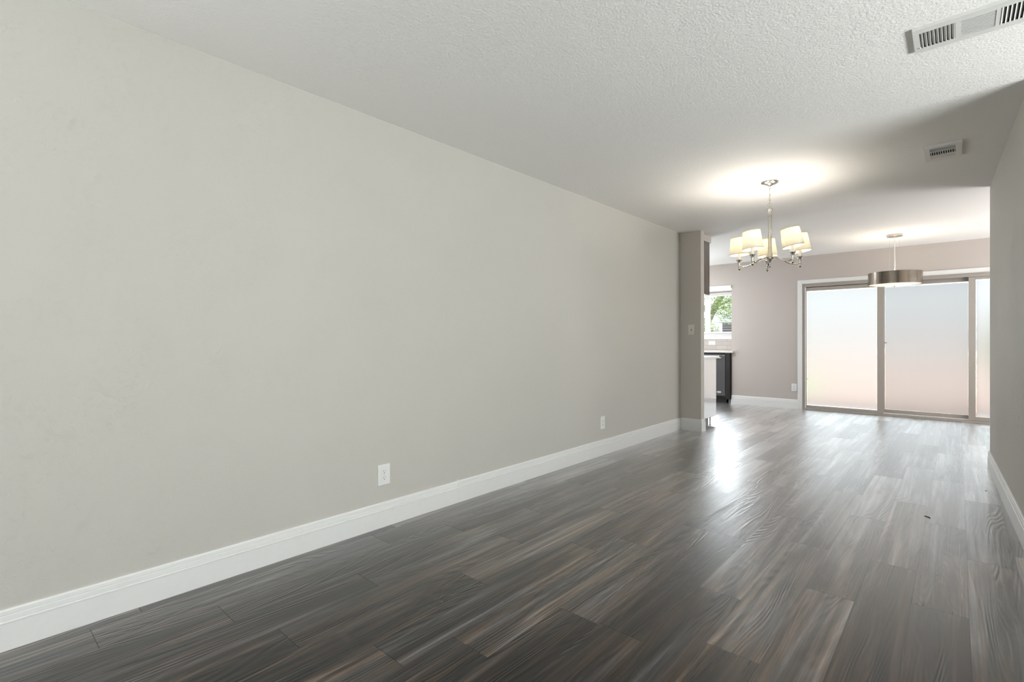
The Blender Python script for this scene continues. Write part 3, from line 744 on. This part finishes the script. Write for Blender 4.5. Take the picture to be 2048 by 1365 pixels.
for k in range(5):
    a = A0+k*2*PI/5; ca, sa = math.cos(a), math.sin(a); px, py = CX+RA*ca, CY+RA*sa
    prof = bez([(0.012, 1.786), (0.045, 1.818), (0.085, 1.812), (0.115, 1.775), (0.150, 1.740), (0.200, 1.742), (0.236, 1.756)], 22)
    bm = bmesh.new(); tube(bm, [(CX+r_*ca, CY+r_*sa, z) for r_, z in prof], 0.0075, 10, sy=0.55)
    arm = child('arm', bm, M_nickel, ch, smooth=True)
    def sub(nm, bm, m, **kw):
        o = build(nm, bm, m, None, **kw); o.parent = arm; o.matrix_parent_inverse = Matrix.Translation(-ch.location) @ Matrix.Identity(4) if False else Matrix.Identity(4)
        return o
    bm = bmesh.new()
    lathe(bm, [(0.001, 1.719), (0.008, 1.7225), (0.0118, 1.732), (0.008, 1.7415), (0.0055, 1.744), (0.0095, 1.746), (0.0095, 1.750), (0.0125, 1.752), (0.0125, 1.762), (0.0105, 1.764),
               (0.0115, 1.778), (0.0150, 1.793), (0.0225, 1.806), (0.0245, 1.810), (0.0240, 1.812), (0.010, 1.811)], (px, py, 0), 36)
    sub('candle_cup', bm, M_nickel, smooth=True)
    bm = bmesh.new(); lathe(bm, [(0.0125, 1.8115), (0.0125, 1.893)], (px, py, 0), 24); sub('candle_sleeve', bm, M_candle, smooth=True)
    zb_, zt_, rb_, rt_ = 1.853, 2.003, 0.0795, 0.0665
    # the shades sit a little crooked on their bulbs
    lean = math.radians((1.5, 4.5, 10.0, 7.5, 3.0)[k]); vd = Vector((px, py, 0)).normalized(); piv = Vector((px, py, 1.893))
    LM = Matrix.Translation(piv) @ Matrix.Rotation(-lean, 4, vd) @ Matrix.Translation(-piv)
    bm = bmesh.new()
    lathe(bm, [(rb_, zb_+0.004), (rt_, zt_-0.004)], (px, py, 0), 48, cap=False)
    lathe(bm, [(rt_-0.0008, zt_-0.004), (rb_-0.0008, zb_+0.004)], (px, py, 0), 48, cap=False)
    bmesh.ops.transform(bm, matrix=LM, verts=bm.verts[:])
    sh = sub('shade', bm, M_fabric, smooth=True)
    for (r0, z_0, z_1) in ((rb_, zb_, zb_+0.007), (rt_, zt_-0.007, zt_)):
        bm = bmesh.new(); lathe(bm, [(r0+0.0008, z_0), (r0+0.0008, z_1), (r0-0.0014, z_1), (r0-0.0014, z_0), (r0+0.0008, z_0)], (px, py, 0), 48, cap=False)
        bmesh.ops.transform(bm, matrix=LM, verts=bm.verts[:])
        sub('shade_tape', bm, M_trimtape, smooth=True)
    bm = bmesh.new(); lathe(bm, [(0.006, 1.893), (0.009, 1.900), (0.0145, 1.918), (0.013, 1.935), (0.006, 1.952), (0.001, 1.958)], (px, py, 0), 20); sub('bulb', bm, M_bulb, smooth=True)
    ld = bpy.data.lights.new('chandelier_bulb_light', 'POINT'); ld.energy = 3.3; ld.color = (1.0, 0.93, 0.84); ld.shadow_soft_size = 0.03
    lo = bpy.data.objects.new('bulb_light', ld); COL.objects.link(lo); lo.location = (px, py, 1.980)

# ------------------------------------------------------------------ drum pendant
PX, PY = -0.596, 7.93
pe = empty('pendant_lamp', (PX, PY, H), 'brushed metal drum pendant lamp with glowing diffuser before the patio door', 'pendant lamp')
bm = bmesh.new(); lathe(bm, [(0.080, -0.026), (0.083, -0.023), (0.083, -0.0005)], (PX, PY, H), 40); child('canopy', bm, M_nickel, pe, smooth=True)
bm = bmesh.new(); tube(bm, [(PX, PY, H-0.024), (PX, PY, 2.2), (PX+0.003, PY, 2.05), (PX, PY, 1.93)], 0.0035, 8); child('cord', bm, M_cord, pe, smooth=True)
for q in (0.075+PI/2, 0.075+PI/2+2*PI/3, 0.075+PI/2+4*PI/3):
    bm = bmesh.new(); tube(bm, [(PX+0.058*math.cos(q), PY+0.058*math.sin(q), H-0.024), (PX+0.058*math.cos(q), PY+0.058*math.sin(q), 1.945)], 0.0008, 6); child('hanging_wire', bm, M_nickel, pe)
RD, Z0, Z1 = 0.277, 1.806, 1.960
bm = bmesh.new()
lathe(bm, [(RD-0.002, Z0), (RD, Z0+0.001), (RD, Z1-0.001), (RD-0.002, Z1), (RD-0.003, Z1-0.001), (RD-0.003, Z0+0.001), (RD-0.002, Z0)], (PX, PY, 0), 96, cap=False)
drum = child('drum_shade', bm, M_drum, pe, smooth=True)
bm = bmesh.new(); lathe(bm, [(0.001, Z0-0.016), (0.10, Z0-0.013), (0.20, Z0-0.005), (RD-0.010, Z0+0.006), (RD-0.012, Z0+0.008)], (PX, PY, 0), 64)
kd = NT('lit_opal_glass'); kd.b.inputs['Base Color'].default_value = (0.9, 0.85, 0.75, 1); kd.b.inputs['Roughness'].default_value = 0.35
kd.b.inputs['Emission Color'].default_value = (1.0, 0.83, 0.58, 1); kd.b.inputs['Emission Strength'].default_value = 0.78
child('diffuser', bm, kd.m, pe, smooth=True)
bm = bmesh.new(); lathe(bm, [(0.001, Z0-0.030), (0.008, Z0-0.028), (0.010, Z0-0.019), (0.012, Z0-0.0165)], (PX, PY, 0), 24); child('finial', bm, M_nickel, pe, smooth=True)
bm = bmesh.new()
for q in (0, PI/2): tube(bm, [(PX-(RD-0.003)*math.cos(q), PY-(RD-0.003)*math.sin(q), 1.935), (PX+(RD-0.003)*math.cos(q), PY+(RD-0.003)*math.sin(q), 1.935)], 0.004, 6)
child('spider', bm, M_nickel, pe)
for dx in (-0.12, 0.12):
    bm = bmesh.new(); bmesh.ops.create_uvsphere(bm, u_segments=16, v_segments=10, radius=0.028, matrix=Matrix.Translation((PX+dx, PY, 1.87))); child('bulb', bm, M_bulb, pe, smooth=True)
ld = bpy.data.lights.new('pendant_bulb_light', 'POINT'); ld.energy = 8; ld.color = (1.0, 0.86, 0.70); ld.shadow_soft_size = 0.06
lo = bpy.data.objects.new('pendant_light', ld); COL.objects.link(lo); lo.location = (PX, PY, 1.915)
# fill light added under the kitchen ceiling, out of view, no fixture
ld = bpy.data.lights.new('kitchen_fill_light', 'AREA'); ld.shape = 'DISK'; ld.size = 0.35; ld.energy = 30; ld.color = (0.95, 0.96, 1.0)
lo = bpy.data.objects.new('kitchen_fill_light', ld); COL.objects.link(lo); lo.location = (-3.9, 7.6, H-0.03)

# ------------------------------------------------------------------ specks on the floor and wall
def chip(name, loc, rz, L, wd, ht, label, cat, mat):
    bm = bmesh.new(); rnd = random.Random(3); n = 7; rows = []
    for i in range(n):
        t_ = i/(n-1); w_ = wd*(0.25+0.75*math.sin(PI*min(1, t_*0.85+0.12)))*(0.8+0.4*rnd.random())
        x = L*(t_-0.5); y = 0.12*L*math.sin(t_*3.0)
        rows.append([bm.verts.new((x, y-w_/2, 0)), bm.verts.new((x, y-w_*0.2, ht*(0.6+0.4*rnd.random()))), bm.verts.new((x, y+w_*0.3, ht*(0.5+0.5*rnd.random()))), bm.verts.new((x, y+w_/2, 0))])
    for a, b in zip(rows, rows[1:]):
        for i in range(4): bm.faces.new((a[i], a[(i+1) % 4], b[(i+1) % 4], b[i]))
    bm.faces.new(rows[0]); bm.faces.new(rows[-1])
    o = build(name, bm, mat); o.location = loc; o.rotation_euler = (0, 0, rz); return tag(o, label, cat)
chip('debris_chip', (-0.143, 4.063, 0.0005), math.radians(-48), 0.040, 0.013, 0.004, 'dark brown sliver of debris lying alone on the sunlit floor planks', 'debris', M_debris)
chip('debris_crumb', (0.154, 5.05, 0.0005), 0.3, 0.010, 0.008, 0.003, 'tiny dark crumb on the floor beside the right baseboard', 'debris', M_debris)

# ------------------------------------------------------------------ outdoors
M_patio = speckle('patio_concrete', (0.32, 0.205, 0.155), (0.43, 0.29, 0.225), 3.0)
M_lawn = speckle('lawn_green', (0.20, 0.28, 0.10), (0.34, 0.42, 0.20), 6.0)
M_leaf = speckle('leaf_green', (0.09, 0.15, 0.035), (0.28, 0.38, 0.12), 7.0, 0.6)
M_bark = speckle('bark', (0.10, 0.085, 0.075), (0.24, 0.21, 0.19), 14.0)
struct(boxes('ground', [((-30, YA+0.13, -0.30), (30, 60, -0.06))], M_lawn))
struct(boxes('patio', [((-2.3, YF+0.17, -0.06), (14, 16.5, -0.015)), ((-9, 16.5, -0.06), (14, 58, -0.015))], M_patio))
def foliage(bm, c, rad, n, size, seed):
    rnd = random.Random(seed)
    for _ in range(n):
        while True:
            q = Vector((rnd.uniform(-1, 1), rnd.uniform(-1, 1), rnd.uniform(-1, 1)))
            if 0.25 < q.length < 1: break
        p = Vector(c)+Vector((q.x*rad[0], q.y*rad[1], q.z*rad[2]))
        s = size*rnd.uniform(0.6, 1.3)
        R_ = Matrix.Rotation(rnd.uniform(0, 6.28), 4, 'Z') @ Matrix.Rotation(rnd.uniform(-1.2, 1.2), 4, 'X') @ Matrix.Rotation(rnd.uniform(-1.3, 1.3), 4, 'Y')
        vs = [bm.verts.new(p+(R_ @ Vector(v_))*s) for v_ in ((-0.5, 0, 0), (0, -0.22, 0.06), (0.55, 0, 0), (0, 0.22, 0.06))]
        bm.faces.new(vs)
# big leaning tree seen through the kitchen window
tr = empty('tree', (-6.2, 15.2, -0.06), 'leaning grey-barked tree with light green leaves outside the kitchen window', 'tree')
bm = bmesh.new()
tube(bm, [(-6.2, 15.2, -0.06), (-5.98, 15.2, 0.8), (-5.75, 15.2, 1.45), (-5.56, 15.2, 1.87), (-5.25, 15.2, 2.42), (-4.75, 15.2, 2.95), (-4.0, 15.2, 3.7), (-3.4, 15.2, 4.6)], [0.20, 0.15, 0.12, 0.11, 0.09, 0.08, 0.06, 0.04], 14)
trunk = child('trunk', bm, M_bark, tr, smooth=True)
for pts, rr in (([(-5.60, 15.2, 1.8), (-5.9, 15.1, 2.4), (-6.3, 15.0, 3.3)], [0.06, 0.045, 0.03]), ([(-5.45, 15.2, 2.05), (-5.1, 15.3, 2.25), (-4.6, 15.2, 2.3)], [0.04, 0.03, 0.015]), ([(-4.95, 15.2, 2.75), (-5.0, 15.3, 3.2), (-5.3, 15.2, 4.2)], [0.06, 0.05, 0.03])):
    bm = bmesh.new(); tube(bm, pts, rr, 10); child('branch', bm, M_bark, tr, smooth=True)
bm = bmesh.new()
foliage(bm, (-4.9, 15.4, 2.75), (1.6, 1.0, 1.0), 5200, 0.062, 1); foliage(bm, (-4.75, 14.9, 2.05), (0.65, 0.5, 0.55), 2600, 0.055, 2)
foliage(bm, (-5.55, 14.7, 1.95), (0.30, 0.3, 0.5), 500, 0.05, 3)
child('foliage', bm, M_leaf, tr)
sh = empty('shrub', (-5.2, 13.6, -0.06), 'bright green shrub below the leaning tree outside the kitchen window', 'shrub')
bm = bmesh.new(); foliage(bm, (-5.15, 13.7, 0.85), (0.50, 0.4, 0.85), 6000, 0.05, 5); child('foliage', bm, speckle('shrub_leaf', (0.09, 0.15, 0.03), (0.30, 0.36, 0.11), 9.0, 0.6), sh)
bm = bmesh.new(); tube(bm, [(-5.2, 13.6, -0.06), (-5.1, 13.65, 0.5), (-5.0, 13.7, 1.0)], [0.05, 0.04, 0.02], 8); child('stem', bm, M_bark, sh)
nb = empty('shed', (-6.7, 23, -0.06), 'grey neighbouring shed with pale slate roof far behind the tree', 'shed')
bm = bmesh.new(); box(bm, (-7.55, 22, -0.06), (-5.9, 25, 1.86)); child('wall', bm, plain('shed_wall', (0.07, 0.07, 0.09), 0.8), nb)
bm = bmesh.new()
vv = [bm.verts.new(p) for p in ((-7.8, 21.7, 1.84), (-5.7, 21.7, 1.84), (-6.1, 23.5, 2.75), (-7.1, 23.5, 2.75), (-7.8, 25.3, 1.84), (-5.7, 25.3, 1.84))]
for q in ((0, 1, 2, 3), (3, 2, 5, 4), (0, 3, 4), (1, 5, 2), (0, 4, 5, 1)): bm.faces.new([vv[i] for i in q])
child('roof', bm, plain('slate_pale', (0.17, 0.18, 0.225), 0.7), nb)
struct(boxes('roof_eave', [((XW-0.5, YF+0.13, 2.16), (5.0, YF+0.62, 2.24))], plain('eave_paint', (0.62, 0.58, 0.44), 0.8)))
# shrubs beyond the patio, blurred by the film
for (x, y, rx, rz_, n, sd, lab) in ((1.3, 12.6, 1.0, 1.05, 1800, 11, 'rounded green garden shrub beyond the patio, right of centre behind the frosted glass'),):
    g = empty('garden_shrub', (x, y, -0.06), lab, 'shrub')
    bm = bmesh.new(); foliage(bm, (x, y, rz_*0.9), (rx, 0.8, rz_), n, 0.16, sd); child('foliage', bm, M_leaf, g)
